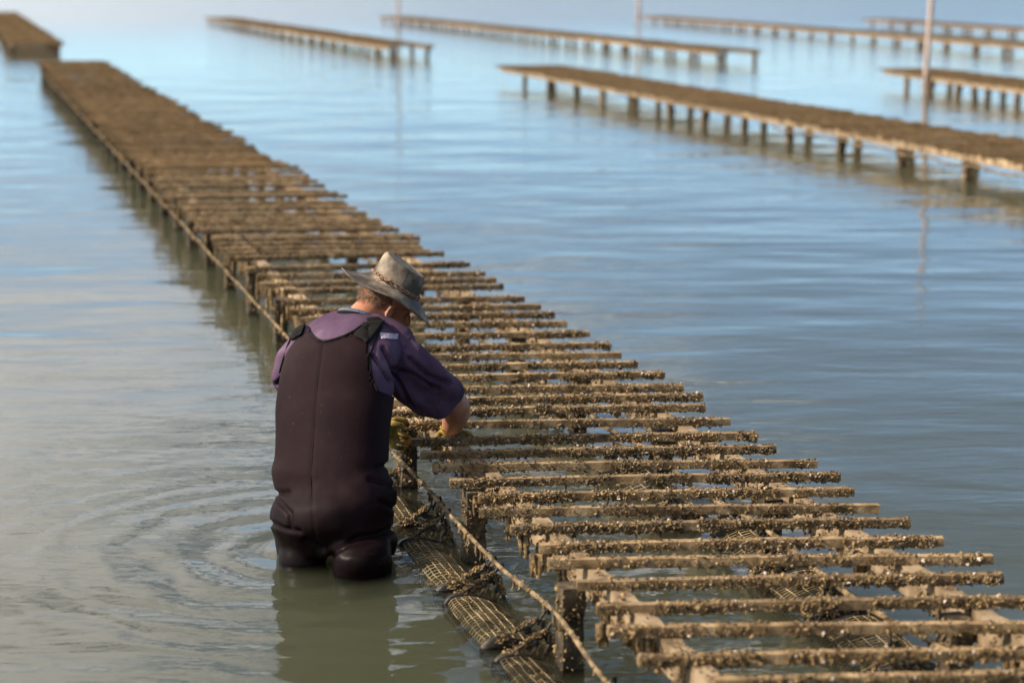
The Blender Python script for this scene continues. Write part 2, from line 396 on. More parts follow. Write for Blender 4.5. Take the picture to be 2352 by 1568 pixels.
def rough_beam(name, p0, p1, w, h, segs, rough, material, seed=0):
    """beam between two points, z is its TOP; irregular edges"""
    p0 = Vector(p0); p1 = Vector(p1); L = (p1 - p0).length; t = (p1 - p0).normalized(); s = t.cross(Vector((0, 0, 1))).normalized()
    prof = [(-.5, -1), (-.2, -1.02), (.2, -1), (.5, -1), (.5, -.5), (.5, 0), (.2, 0), (-.2, 0), (-.5, 0), (-.5, -.35), (-.5, -.7)]
    V = []; Fc = []; n = len(prof)
    for i in range(segs + 1):
        c = p0 + t * (L * i / segs)
        for (a, zz) in prof:
            q = c + s * (a * w) + Vector((0, 0, zz * h))
            g = noise.noise(q * 22 + Vector((seed * 7.7, 0, 0))) * rough + noise.noise(q * 70) * rough * .5
            V.append(q + s * (g * (1 if a > 0 else -1)) + Vector((0, 0, (g * .5 if zz > -.3 else -abs(g) * 1.6))))
    for i in range(segs):
        for k in range(n):
            k2 = (k + 1) % n
            Fc.append((i * n + k, (i + 1) * n + k, (i + 1) * n + k2, i * n + k2))
    Fc.append(tuple(range(n))); Fc.append(tuple(segs * n + k for k in range(n))[::-1])
    return me(name, V, Fc, material)
def post_mesh(name, top, w, dd, rough, seed, segs=26, zb=-1.15, lean=(0, 0), material=None):
    V = []; Fc = []
    R = Matrix.Rotation(RACK_ANG - math.pi / 2, 3, 'Z')
    prof = [(-1, -1), (-.4, -1), (.3, -1), (1, -1), (1, 0), (1, 1), (0, 1), (-1, 1), (-1, 0)]; n = len(prof)
    for i in range(segs + 1):
        z = top + (zb - top) * i / segs
        for (a, c) in prof:
            q = Vector((a * w / 2, c * dd / 2, z)); o = Vector((seed * 3.3, seed, 0))
            wide = 1 + (.14 if z < top - .08 else .0) * max(0, noise.noise(Vector((0, 0, z * 9)) + o)) + rough * (noise.noise(q * 30 + o) + .5 * noise.noise(q * 80 + o)) / .03
            v = R @ Vector((q.x * wide, q.y * wide, 0)); V.append((v.x + lean[0] * (top - z), v.y + lean[1] * (top - z), z))
    for i in range(segs):
        for k in range(n):
            k2 = (k + 1) % n; Fc.append((i * n + k, i * n + k2, (i + 1) * n + k2, (i + 1) * n + k))
    Fc.append(tuple(range(n))[::-1]); Fc.append(tuple(segs * n + k for k in range(n)))
    return me(name, V, Fc, material or M['post'])

# ------------------------------------------------------------------ main rack
RACKS = 'oyster racks standing in the shallow water'
rack = empty('oyster_rack', at(*uv(1250, 1290, ZT)[:2], 0), 'long oyster rack of muddy battens on two rails beside the wading man', 'oyster rack', RACKS)
O = Vector(rack.location)
def place(o, P, rz=0, sx=1, root=O, tilt=(0, 0)):
    o.location = Vector(P) - root; o.rotation_euler = (tilt[0], tilt[1], rz); o.scale = (sx, 1, 1)
rows = [  # left pixel, right pixel, row pixel: measured battens (top edge)
    (1640, 2700, 1550), (1465, 2600, 1497), (1395, 2480, 1436), (1370, 2420, 1380), (1325, 2305, 1328), (1257, 2281, 1280), (1238, 2168, 1242),
    (1172, 2090, 1201), (1100, 2020, 1163), (1098, 1962, 1130), (1032, 1930, 1094), (993, 1877, 1062), (965, 1783, 1032),
    (945, 1740, 1003), (925, 1677, 966), (885, 1620, 937), (880, 1615, 913), (860, 1570, 890), (845, 1527, 862), (815, 1465, 838),
    (790, 1427, 816), (765, 1403, 794), (735, 1355, 769), (700, 1302, 743), (690, 1275, 724), (665, 1243, 706), (645, 1205, 686), (650, 1157, 661),
    (595, 1140, 645), (588, 1115, 629), (562, 1080, 610), (540, 1020, 585)]
SLOPE = -0.009
k = 0; held = None
for (xl, xr, py) in rows:
    mid = (xl + xr) / 2
    A = onz(xl, py + 3, ZT); B = onz(xr, py - 4 - (xr - xl) * .004, ZT)
    c = (A + B) / 2; d = B - A; L = math.hypot(d[0], d[1])
    s = link('stick', sticks_near[(k * 3 + 1) % NV], rack); flip = math.pi if k % 3 == 2 else 0
    place(s, (c[0], c[1], ZT - ST / 2 + random.uniform(-.002, .002)), math.atan2(d[1], d[0]), L / SL, tilt=(0, 0))
    g = link('oyster_growth', crusts_near[(k * 5 + 2) % NV], s, kind='stuff')
    if flip: s.rotation_euler[2] += math.pi
    k += 1
u_last = float(c[:2] @ D) + .0
u = u_last + .19
U_END = uv(160, 140, ZT)[0]
while u < U_END:
    a = 2.2 * math.pi / 180 + random.gauss(0, .006)
    vl, vr = uv(1257, 1290, ZT)[1], uv(1620, 940, ZT)[1]
    mid = (vl + vr) / 2 + random.gauss(0, .035); L = SL * random.uniform(.96, 1.04)
    c = at(u, mid, ZT - ST / 2 + random.uniform(-.012, .014))
    near = u < 16
    s = link('stick', sticks_near[random.randrange(NV)] if near else sticks_far[random.randrange(4)], rack)
    place(s, c, a, L / SL)
    link('oyster_growth', crusts_mid[random.randrange(4)], s, kind='stuff')
    u += random.uniform(.165, .225)
# rails (in lengths that butt end to end at the posts)
ul, vl_ = uv(1300, 1320, ZR); vpost_l = vl_; vrail_l = uv(1437, 1352, ZR)[1] - .0225
vrail_r = uv(1985, 1222, ZR)[1] - .0225; vpost_r = uv(1768, 1130, ZR)[1]
U0 = uv(1640, 1700, ZT)[0] - .3
for vv in (vrail_l, vrail_r):
    uu = U0; i = 0
    while uu < U_END:
        L = min(3.6, U_END - uu); segs = 90 if uu < 14 else 20
        m = rough_beam('rail', at(uu, vv, ZR), at(uu + L - .004, vv + .004, ZR), .045, .078, segs, .004, M['rail'], i)
        o = link('rail', m, rack); o.location = -O; uu += L; i += 1
def rail_growth(seed, v_, ua, ub, n):
    rr = random.Random(seed); mb = MB()
    for i in range(n):
        uu = rr.uniform(ua, ub)
        if noise.noise(Vector((uu * 7, seed, 0))) < -.10 and rr.random() < .8: continue
        f = rr.random()
        if f < .55: dv, z = rr.uniform(-.03, .03), ZR - .08 + rr.gauss(0, .007)
        elif f < .85: dv, z = -.024, ZR - rr.uniform(.02, .08)
        else: dv, z = rr.uniform(-.022, .022), ZR + .001
        shard(mb, at(uu, v_ + dv, z) - np.array(O), rr.choice((.003, .0045, .006, .009)), rr)
    return mb.mesh('oyster_growth', M['crust'])
for q, v_ in enumerate((vrail_l, vrail_r)): link('oyster_growth', rail_growth(q + 3, v_, 3.8, 12, 5200), rack, kind='stuff')
# posts
PL = [uv(1300, 1330, ZR)[0], uv(1060, 1115, ZR)[0]]; PR = [uv(2195, 1400, ZR)[0], uv(1775, 1130, ZR)[0], uv(1492, 975, ZR)[0]]
dl = .98
while PL[0] > U0 + dl: PL.insert(0, PL[0] - (PL[1] - PL[0] if False else dl))
while PL[-1] < U_END - 1.0: PL.append(PL[-1] + dl * random.uniform(.96, 1.04))
while PR[0] > U0 + dl: PR.insert(0, PR[0] - dl)
while PR[-1] < U_END - 1.0: PR.append(PR[-1] + dl * random.uniform(.96, 1.04))
near_posts = [post_mesh('post', 0, .06, .07, .006, i) for i in range(4)]
def post_growth(seed):
    rr = random.Random(seed); mb = MB(); R_ = Matrix.Rotation(RACK_ANG - math.pi / 2, 3, 'Z')
    for i in range(300):
        z = -rr.uniform(.0, 1) ** 1.0 * .33; f = rr.random(); a = rr.uniform(-1, 1); k = 1 + .25 * max(0, noise.noise(Vector((0, z * 12, seed)))) 
        x, y = (a * .03, -.037) if f < .4 else ((-.032, a * .035) if f < .7 else (.032, a * .035))
        if noise.noise(Vector((x * 30, z * 22, seed * 3.1))) < -.12: continue
        c = R_ @ Vector((x * k, y * k, z)); shard(mb, c, rr.choice((.003, .0045, .006, .009)), rr)
    return mb.mesh('oyster_growth', M['crust'])
post_crust = [post_growth(s) for s in range(4)]
for side, LST in ((-1, PL), (1, PR)):
    for i, pu in enumerate(LST):
        vv = vpost_l if side < 0 else vpost_r
        o = link('post', near_posts[(i + (side > 0)) % 4], rack)
        place(o, at(pu, vv, ZR - .016), 0)
        if pu < 14: g = link('oyster_growth', post_crust[(i + 2 * (side > 0)) % 4], o, kind='stuff')
# cluster of mud strands dripping from the left rail ends
def drip_cluster(seed, n, spread, ln):
    rr = random.Random(seed); mb = MB()
    for i in range(n):
        x = rr.gauss(0, spread); y = rr.gauss(0, spread * .4); l = rr.uniform(.3, 1) * ln; w = rr.uniform(-.008, .008)
        P = [(x, y, .01), (x + w * .4, y, -l * .35), (x + w, y, -l * .7), (x + w * .8, y, -l)]
        mb.tube(P, [.004 + ln * .02, .0055 + ln * .03, .0045 + ln * .02, .003], 6)
        for _ in range(4): shard(mb, (x + w * .6 + rr.gauss(0, .003), y + rr.gauss(0, .003), -l * rr.random()), .006, rr)
    return mb.mesh('mud_drips', M['crust'])
dc = [drip_cluster(s, 9, .016, .065) for s in range(4)]
for i, (px, py) in enumerate([(1105, 1145), (1165, 1195), (1205, 1235), (1245, 1280), (1395, 1395), (1480, 1470), (1660, 1560), (1380, 1440)]):
    o = link('mud_drips', dc[i % 4], rack, kind='stuff'); w = onz(px, py, ZR - .02); place(o, w, i * 1.1)
for i in range(80):
    uu = 3.9 + i * .26 + random.uniform(-.1, .1); vv = vrail_r - .03 if i % 3 == 1 and i < 40 else vrail_l - .028
    o = link('mud_drips', dc[i % 4], rack, kind='stuff'); place(o, at(uu, vv, ZR - .05), i * 2.3)
dl_ = [drip_cluster(s + 9, 16, .05, .13) for s in range(3)]
for i in range(130):
    uu = 9.0 + i * .19 + random.uniform(-.06, .06)
    if uu > U_END: break
    o = link('mud_drips', dl_[i % 3], rack, kind='stuff'); place(o, at(uu, vrail_l - .03, ZR - .03), i * 1.3)
# ------------------------------------------------------------------ ropes
def rope_mesh(name, P, r, seed, growth=90, span=None, mat_='rope'):
    rr = random.Random(seed); mb = MB(); V = []
    Q = spline(P, 14); R = []
    for i, q in enumerate(Q):
        R.append(r * (1 + .28 * noise.noise(Vector((i * .37, seed, 0))) + .25 * max(0, noise.noise(Vector((i * 1.7, seed, 5))))))
    mb.tube(Q, R, 9)
    nq = len(Q)
    for i in range(growth):
        f = rr.random() * (nq - 2); a = int(f); q = Q[a] + (Q[a + 1] - Q[a]) * (f - a)
        th = rr.uniform(0, 6.28)
        shard(mb, (q[0] + math.cos(th) * r, q[1] + rr.uniform(-.01, .01), q[2] + math.sin(th) * r), rr.uniform(.25, .7) * r + .0025, rr)
        if rr.random() < .10:
            l = rr.uniform(.01, .035)
            mb.tube([q, (q[0] + rr.uniform(-.005, .005), q[1], q[2] - r - l * .6), (q[0] + rr.uniform(-.008, .008), q[1], q[2] - r - l)], [.004, .0045, .002], 5)
    return mb.mesh(name, M[mat_])
ZL = .148
ropeL = []
for i, pu in enumerate([p for p in PL if p < U_END + 1]):
    pass
mpx = [(1290, 1420), (1010, 1165)]
P = []
post_u = [p for p in PL]
for i, pu in enumerate(post_u):
    P.append(at(pu, vpost_l - .040 - (.028 if i > 1 and pu > 5.6 else 0), ZL + .004 - (.012 if pu > 5.6 and pu < 8 else 0)))
    if i < len(post_u) - 1:
        P.append(at((pu + post_u[i + 1]) / 2, vpost_l - .056, ZL - .016))
near = [p for p in P if (p[:2] @ D) < 15]; far = [p for p in P if (p[:2] @ D) >= 14]
def rope_thing(label, meshes, group='mud caked lines strung along the main rack'):
    o = link('rope', meshes[0]); o['label'] = label; o['category'] = 'rope'; o['group'] = group
    return o
mb = rope_mesh('rope', P, .0066, 3, 3000)
rope_thing('muddy rope sagging along the outer left side of the long rack', [mb])
Pr = []
for i, pu in enumerate(PR):
    if pu > 16: break
    Pr.append(at(pu, vpost_r - .04, ZL + .0)); Pr.append(at(pu + dl / 2, vpost_r - .05, ZL - .02))
mb = rope_mesh('rope', Pr, .008, 8, 500)
rope_thing('thinner muddy rope under the battens beside the right hand posts', [mb])
# ------------------------------------------------------------------ baskets
BL = .50
def basket_parts():
    """mesh tube with rounded flat section along local Y, its caps and hooks"""
    na, nl = 24, 21; V = []; Fc = []
    def sec(th, k):
        w, h = .120, .058
        c, s_ = math.cos(th), math.sin(th); e = .85
        return (w * math.copysign(abs(c) ** e, c) * k, h * math.copysign(abs(s_) ** e, s_) * k)
    for j in range(nl + 1):
        t = j / nl; k = .90 + .10 * math.sin(math.pi * min(max(t, 0), 1)) ** .5
        for i in range(na):
            x, z = sec(2 * math.pi * i / na, k); V.append((x, (t - .5) * BL, z + .004 * noise.noise(Vector((i * .5, j * .3, 0)))))
    for j in range(nl):
        for i in range(na):
            i2 = (i + 1) % na; Fc.append((j * na + i, j * na + i2, (j + 1) * na + i2, (j + 1) * na + i))
    g = me('mesh_tube', V, Fc, M['basket'])
    net = baked(g, [('WIREFRAME', dict(thickness=.0042, use_even_offset=False, use_replace=True))]); net.name = 'mesh_tube'
    net.materials.clear(); net.materials.append(M['basket'])
    caps = []; hooks = []
    for sgn in (-1, 1):
        mb = MB(); r = []
        for (yy, kk) in ((-.018, .97), (-.015, 1.03), (.0, 1.03), (.005, .96), (.008, .80)):
            r.append([(sec(2 * math.pi * i / 28, kk)[0], sgn * (BL / 2 + yy), sec(2 * math.pi * i / 28, kk)[1]) for i in range(28)])
        mb.rings(r)
        caps.append(mb.mesh('end_cap', M['cap'], True))
    for sgn in (-1, 1):
        hk = MB(); y0 = sgn * (BL / 2 - .005)
        for sx in (-1, 1):
            hk.tube(spline([(sx * .090, y0, .032), (sx * .055, y0 + sgn * .01, .075), (sx * .022, y0 + sgn * .02, .105), (sx * .008, y0 + sgn * .022, .135)], 5), .0052, 7)
        for q in ((-.020, .092), (.022, .090)): hk.ball((q[0], y0 + sgn * .016, q[1]), .012, .008, .012, n=6)
        hk.tube(spline([(0, y0 + sgn * .02, .118), (.0, y0 + sgn * .024, .150), (.010, y0 + sgn * .024, .168), (.018, y0 + sgn * .02, .155)], 5), .0042, 7)
        hooks.append(hk.mesh('hanging_clip', M['cap'], True))
    rr = random.Random(5); sh = MB()
    for i in range(40):
        shard(sh, (rr.gauss(0, .04), rr.uniform(-.2, .2), -.045 + rr.gauss(0, .012)), rr.uniform(.02, .04), rr)
    shell = sh.mesh('oyster_pile', M['shell'])
    return net, caps, hooks, shell
net, capm, hookm, pile = basket_parts()
def fouling_mesh():
    rr = random.Random(11); mb = MB()
    for sgn in (-1, 1):
        for i in range(420):
            t = rr.random(); sx = rr.choice((-1, 1)); y0 = sgn * (BL / 2 + .01)
            if i % 3: c = (sx * (.09 - .08 * t) + rr.gauss(0, .004), y0 + rr.gauss(0, .006), .035 + .10 * t + rr.gauss(0, .004))
            else: c = (rr.uniform(-.1, .1), y0 + rr.gauss(0, .008), .045 + rr.gauss(0, .008))
            shard(mb, c, rr.uniform(.0025, .007), rr)
        for i in range(5):
            x = rr.uniform(-.03, .03); mb.tube([(x, y0, .10), (x + rr.gauss(0, .006), y0, .075), (x + rr.gauss(0, .01), y0, .05)], [.005, .006, .003], 6)
    for i in range(380): shard(mb, (rr.uniform(-.1, .1), rr.uniform(-.24, .24), .050 + rr.gauss(0, .003)), rr.uniform(.002, .0045), rr)
    return mb.mesh('mud_growth', M['crust'])
fouling = fouling_mesh()
def basket(pa, pb, z, label, roll=0.0, first=[True]):
    A = onz(*pa, z); B = onz(*pb, z); c = (A + B) / 2; d = A - B
    o = empty('oyster_basket', (c[0], c[1], z), label, 'oyster basket', 'mesh oyster baskets hanging from the ropes')
    o.rotation_euler = (0, roll, math.atan2(d[1], d[0]) - math.pi / 2)
    sc = math.hypot(d[0], d[1]) / (BL + .03); o.scale = (1, sc, 1)
    link('mesh_tube', net, o); [link('end_cap', q, o) for q in capm]; [link('hanging_clip', q, o) for q in hookm]; link('oyster_pile', pile, o, kind='stuff'); link('mud_growth', fouling, o, kind='stuff')
    return o
basket((905, 1150), (972, 1245), -0.062, 'oyster basket just behind the man at hip height, mostly under water', .30)
basket((985, 1275), (1085, 1392), -0.055, 'oyster basket between the man and the rope with a black end cap', .38)
basket((1098, 1410), (1198, 1522), -0.050, 'oyster basket in front of the man, its pale netting fully seen', .42)
basket((1215, 1550), (1345, 1690), -0.060, 'oyster basket cut off by the bottom edge left of the nearest post', .42)
basket((1430, 1095), (1560, 1225), -0.030, 'oyster basket farthest back of those seen under the battens', -.25)
basket((1690, 1240), (1790, 1340), -0.030, 'oyster basket under the battens close to the middle right post', -.3)
basket((1805, 1352), (1925, 1440), -0.025, 'oyster basket under the battens, second nearest of the inner row', -.3)
basket((1935, 1455), (2070, 1580), -0.030, 'oyster basket under the battens at the bottom edge, nearest of the inner row', -.25)
basket((1190, 905), (1290, 985), -0.040, 'oyster basket glimpsed between battens behind the man\'s elbow', -.2)

far_posts = [post_mesh('post', 0, .065 + .008 * (i % 3), .07, .010, i + 9, lean=((-.05, .03, .09, -.02, .05, -.08)[i], (.03, -.04, .02, .06, 0, .03)[i]), material=M['far_post']) for i in range(6)]
# ------------------------------------------------------------------ other racks
rail_far = {}
at0 = at
def far_rack(pts, label, z=.27, seed=0, gap=1.25, crusty=False):
    """pts: (near-left px, far px) given in rack frame u0,u1,vl,vr"""
    u0, u1, vl, vl2, wd_ = pts; vr = vl + wd_; rr = random.Random(seed); sk = (vl2 - vl) / (u1 - u0)
    def at(u, v, z): return at0(u, v + sk * (u - u0), z)
    P0 = at(u0, vl, 0); r = empty('oyster_rack', P0, label, 'oyster rack', RACKS); o0 = Vector(P0)
    u = u0 + .05
    Lst = (vr - vl)
    while u < u1:
        s = link('stick', sticks_far[rr.randrange(4)], r)
        mid = (vl + vr) / 2 + rr.gauss(0, .035) 
        place(s, at(u, mid, z - ST / 2 + rr.uniform(-.006, .008) + .012 * noise.noise(Vector((u * .4, seed, 0)))), .04 + rr.gauss(0, .008), Lst / SL, root=o0)
        if crusty: link('oyster_growth', crusts_mid[rr.randrange(4)], s, kind='stuff')
        u += rr.uniform(.15, .20)
    for vv in (vl + .10, vr - .10):
        uu = u0
        while uu < u1:
            L = min(5.0, u1 - uu)
            o = link('rail', rough_beam('rail', at(uu, vv, z - ST), at(uu + L - .004, vv, z - ST), .045, .07, 16, .004, M['rail'], seed), r); o.location = -o0; uu += L
        uu = u0 + .12; i = 0
        while uu < u1:
            o = link('post', far_posts[rr.randrange(6)], r); place(o, at(uu, vv + (.05 if vv < (vl + vr) / 2 else -.05), z - ST - .004), 0, 1, o0)
            uu += gap * rr.uniform(.93, 1.07); i += 1
    return r
def U_(px, py, z=.27): return uv(px, py, z)
def fr(nearL, farL, width, label, seed, ext=0.0, gap=1.25):
    a, b_ = U_(*nearL), U_(*farL); sk = (b_[1] - a[1]) / (b_[0] - a[0])
    return far_rack((a[0] - ext, b_[0], a[1] - ext * sk, b_[1], width), label, seed=seed, gap=gap, crusty=seed in (1, 5))
fr((2352, 374), (1138, 151), 1.20, 'oyster rack running from the right edge towards the centre, posts showing along its near side', 1, ext=3.0, gap=1.45)
u2 = U_(150, 100); v2 = u2[1] - 1.30
far_rack((u2[0], U_(45, 28)[0], v2, v2 + .1, 1.30), 'oyster rack at the top left corner beyond the end of the long rack', seed=2)
fr((885, 106), (470, 41), 1.15, 'short looking oyster rack at the top centre left with closely spaced posts', 3, gap=1.6)
fr((1640, 117), (868, 38), 1.1, 'distant oyster rack with a thin pole rising near its left end', 4, gap=1.6)
fr((2352, 203), (2020, 158), 1.1, 'oyster rack at the right edge with a tall pole standing by it', 5, ext=3, gap=1.1)
fr((2352, 104), (1470, 38), 1.1, 'long low oyster rack near the top edge starting beside a short seeming pole', 6, ext=4, gap=1.6)
fr((2352, 68), (1980, 44), 1.1, 'farthest oyster rack in the top right corner', 8, ext=4, gap=1.7)
u5 = U_(2352, 374)

# rope beside the right edge rack
vR5 = u5[1]; sk5 = (U_(1138, 151)[1] - vR5) / (U_(1138, 151)[0] - u5[0])
P = []
uu = u5[0] - 3; i = 0
while uu < u5[0] + 6:
    P.append(at(uu, vR5 + sk5 * (uu - u5[0]) + .03, .15 - .02 * (i % 2))); uu += .49; i += 1
rope_thing('muddy rope strung along the near side of the right hand rack', [rope_mesh('rope', P, .011, 12, 260)], 'mud caked lines strung along the racks')

# poles
def pole(px, py, ztop, r, label, lean=(0, 0)):
    B = onz(px, py, 0); o = empty('marker_pole', (B[0], B[1], 0), label, 'pole', 'timber poles marking the rows')
    mb = MB(); Q = []; R = []
    for i in range(30):
        z = -1.1 + (ztop + 1.1) * i / 29
        Q.append((lean[0] * z + .01 * noise.noise(Vector((z, px, 0))), lean[1] * z, z)); R.append(r * (1.08 - .2 * i / 29 + .06 * noise.noise(Vector((z * 4, px, 1)))))
    mb.tube(Q, R, 12); link('shaft', mb.mesh('shaft', M['pole'], True), o)
    mb = MB(); rr = random.Random(int(px))
    for i in range(160):
        th = rr.uniform(0, 6.28); z = rr.uniform(-.1, .28); shard(mb, (lean[0] * z + math.cos(th) * r, math.sin(th) * r, z), .014, rr)
    link('oyster_growth', mb.mesh('oyster_growth', M['crust']), o, kind='stuff')
pole(2124, 212, 3.0, .045, 'tall pole leaning slightly at the rack on the right edge', (.035, 0))
pole(915, 72, 3.0, .05, 'thin distant pole at the left end of the long far rack', (.0, 0))
pole(1466, 50, 3.0, .075, 'distant stout pole where the low top rack begins', (.01, 0))

# ------------------------------------------------------------------ the man
man = empty('person', tuple(onz(760, 1310, 0) + np.array([0, .12, 0])), 'person in a floppy leather hat, purple shirt and dark chest waders, bent over the rack', 'person')
MO = Vector(man.location)
def onP(x, y, Y): return onY(x, y, Y - .30)
def mlink(name, mesh, parent=None, **p):
    o = link(name, mesh, parent or man, **p); 
    if parent is None: o.location = -MO
    return o
def ell_ring(c, rx, ry, n=40, e=2.35, yaw=0.0, tilt=0.0):
    r = []
    for i in range(n):
        th = 2 * math.pi * i / n; c_, s_ = math.cos(th), math.sin(th)
        x = rx * math.copysign(abs(c_) ** (2 / e), c_); y = ry * math.copysign(abs(s_) ** (2 / e), s_)
        xx = x * math.cos(yaw) - y * math.sin(yaw); yy = x * math.sin(yaw) + y * math.cos(yaw)
        r.append((c[0] + xx, c[1] + yy, c[2] + yy * tilt))
    return r
YAW = math.radians(29)       # left shoulder farther from the camera
def torso(mb, secs, out=0.0, smooth=4):
    keys = spline([np.array(s, float) for s in secs], smooth)
    rings = []
    for (py, xl, xr, Yc, hd) in keys:
        A = onP(xl, py, Yc); B = onP(xr, py, Yc); c = (A + B) / 2; hw = (B[0] - A[0]) / 2
        g = ell_ring((0, 0, 0), hw, hd * 1.04, e=2.15, yaw=-YAW, tilt=0)
        k = hw * .985 / max(p[0] for p in g); o_ = 1 + out / hw
        rings.append([(c[0] + p[0] * k * o_, c[1] + p[1] * o_, c[2] - .25 * p[1]) for p in g])
    mb.rings(rings)
SEC = [(1275, 632, 908, 6.50, .12), (1235, 630, 912, 6.49, .150), (1205, 622, 904, 6.49, .162), (1165, 622, 908, 6.50, .162), (1135, 634, 911, 6.52, .150),
       (1105, 628, 903, 6.54, .140), (1080, 622, 891, 6.56, .137), (1050, 630, 893, 6.58, .132), (1000, 632, 895, 6.62, .132), (940, 632, 902, 6.67, .134), (890, 638, 910, 6.72, .136),
       (840, 648, 918, 6.77, .134), (800, 662, 925, 6.81, .122), (768, 690, 915, 6.85, .102), (742, 735, 885, 6.88, .080), (724, 775, 865, 6.91, .060)]
SHL = onP(688, 800, 6.90); SHR = onP(932, 822, 6.82)
def arm_shapes():
    eR = onP(1047, 930, 7.02); wR = onP(1036, 985, 7.17)
    eL = onP(668, 955, 7.02); wL = onP(868, 985, 7.14)
    return eR, wR, eL, wL
eR, wR, eL, wL = arm_shapes()
# -- shirt
mb = MB()
torso(mb, [s for s in SEC if s[0] < 1045], -.004)
V3 = lambda a: Vector(tuple(a))
# right sleeve
mb.limb([V3(onP(905, 800, 6.84)), V3(onP(936, 820, 6.83)), V3(onP(974, 858, 6.86)), V3(onP(1003, 890, 6.92)), V3(onP(1017, 916, 6.97))], [.068, .070, .071, .073, .075], 24)
mb.limb([V3(onP(890, 815, 6.80)), V3(onP(905, 860, 6.80)), V3(onP(935, 893, 6.86)), V3(onP(975, 925, 6.93))], [.056, .050, .052, .058], 20)
# left sleeve
mb.limb([V3(onP(720, 795, 6.90)), V3(onP(690, 812, 6.91)), V3(onP(668, 848, 6.93)), V3(onP(664, 878, 6.96))], [.068, .066, .062, .058], 24)
# yoke across the shoulders up to the neck
mb.limb([V3(onP(705, 782, 6.90)), V3(onP(760, 757, 6.91)), V3(onP(810, 745, 6.91)), V3(onP(865, 757, 6.89)), V3(onP(922, 790, 6.86))], [.052, .058, .058, .056, .056], 20)
def crease(px, py, lines, w, dep):
    g = 0
    for L_ in lines:
        for (x0, y0), (x1, y1) in zip(L_, L_[1:]):
            dx, dy = x1 - x0, y1 - y0; t = max(0, min(1, ((px - x0) * dx + (py - y0) * dy) / (dx * dx + dy * dy)))
            d = math.hypot(px - x0 - t * dx, py - y0 - t * dy)
            g = max(g, math.exp(-(d / w) ** 2) - .6 * math.exp(-((d - 2.2 * w) / w) ** 2))
    return -dep * g
WL = [[(612, 1196), (650, 1214), (688, 1220)], [(916, 1208), (880, 1222), (820, 1236), (770, 1262), (752, 1296)], [(910, 1058), (885, 1072), (865, 1074)], [(615, 1128), (642, 1134), (660, 1130)], [(916, 1112), (896, 1120)], [(640, 1150), (664, 1178), (668, 1208)], [(700, 1240), (738, 1262)], [(872, 1150), (906, 1166)], [(850, 1100), (880, 1112)]]
SL_ = [[(856, 815), (878, 846), (897, 875)], [(905, 850), (922, 885), (946, 936)], [(900, 842), (950, 862), (1003, 896)], [(880, 800), (900, 838)], [(940, 822), (985, 862), (1030, 880)], [(672, 840), (650, 868), (636, 880)]]
def shirt_disp(p):
    px, py = proj(np.array(p)); g = .0045 * fbm(p, 8, 3)
    # folds fanning from the armpit across the sleeve
    if px > 880:
        t = (py - 800) * .9 - (px - 930) * .55
        g += .0085 * math.sin(t * .085 + 2.6 * noise.noise(Vector(p) * 7)) * min(1, (px - 880) / 60)
    if p[1] < 6.9: g += crease(px, py, SL_, 5.0, .026)
    if px < 680: g += .004 * math.sin(py * .11 + 3 * noise.noise(Vector(p) * 6))
    return g
shirt = remesh(mb, 'shirt', .007, 6, M['shirt'], shirt_disp)
# hem of the right sleeve: trim at the hem plane
def cut_plane(mesh, co, no):
    bm = bmesh.new(); bm.from_mesh(mesh)
    bmesh.ops.bisect_plane(bm, geom=bm.verts[:] + bm.edges[:] + bm.faces[:], plane_co=co, plane_no=no, clear_outer=True)
    bm.to_mesh(mesh); bm.free(); mesh.update()
hem_c = V3(onP(1011, 912, 6.98)); ax = (V3(onP(1018, 918, 6.97)) - V3(onP(984, 882, 6.90))).normalized()
bm = bmesh.new(); bm.from_mesh(shirt)
near_ = [f for f in bm.faces if (f.calc_center_median() - hem_c).length < .20]
geo = list({v for f in near_ for v in f.verts}) + list({e_ for f in near_ for e_ in f.edges}) + near_
bmesh.ops.bisect_plane(bm, geom=geo, plane_co=hem_c, plane_no=ax)
gg = [v for v in bm.verts if (v.co - hem_c).dot(ax) > 1e-4 and (v.co - hem_c).length < .18]
bmesh.ops.delete(bm, geom=gg, context='VERTS')
bm.to_mesh(shirt); bm.free(); shirt.update()
so = mlink('shirt', shirt); md = so.modifiers.new('thickness', 'SOLIDIFY'); md.thickness = .003; md.offset = -1
bvh_shirt = BVHTree.FromPolygons([v.co.copy() for v in shirt.vertices], [tuple(p.vertices) for p in shirt.polygons])
# -- waders
mb = MB(); torso(mb, SEC, .006)
lc = onz(692, 1300, 0); rc = onz(826, 1330, 0)
lcv = Vector((lc[0], lc[1] + .085, 0)); rcv = Vector((rc[0], rc[1] + .095, 0))
def legloft(c, tops, hw, hd, foot):
    rings = []
    for (z, dx, dy, kx, ky) in tops: rings.append(ell_ring((c.x + dx, c.y + dy, z), hw * kx, hd * ky, 32, 2.1))
    mb.rings(rings)
legloft(lcv, [(-1.0, .0, .05, .70, .70), (-.5, 0, .02, .85, .8), (-.12, 0, 0, .92, .92), (.0, 0, 0, 1, 1), (.04, .004, .004, 1.0, 1.0), (.09, .01, .035, .95, .85), (.13, .02, .06, .7, .5)], .080, .085, 0)
legloft(rcv, [(-1.0, .03, -.02, .62, .62), (-.5, .01, 0, .8, .8), (-.10, 0, 0, .90, .90), (-.01, 0, 0, .99, 1), (.03, .006, -.002, 1.05, 1.06), (.065, .0, .0, 1.03, 1.05), (.095, -.004, .02, .92, .90), (.12, -.01, .06, .7, .5)], .092, .095, 0)
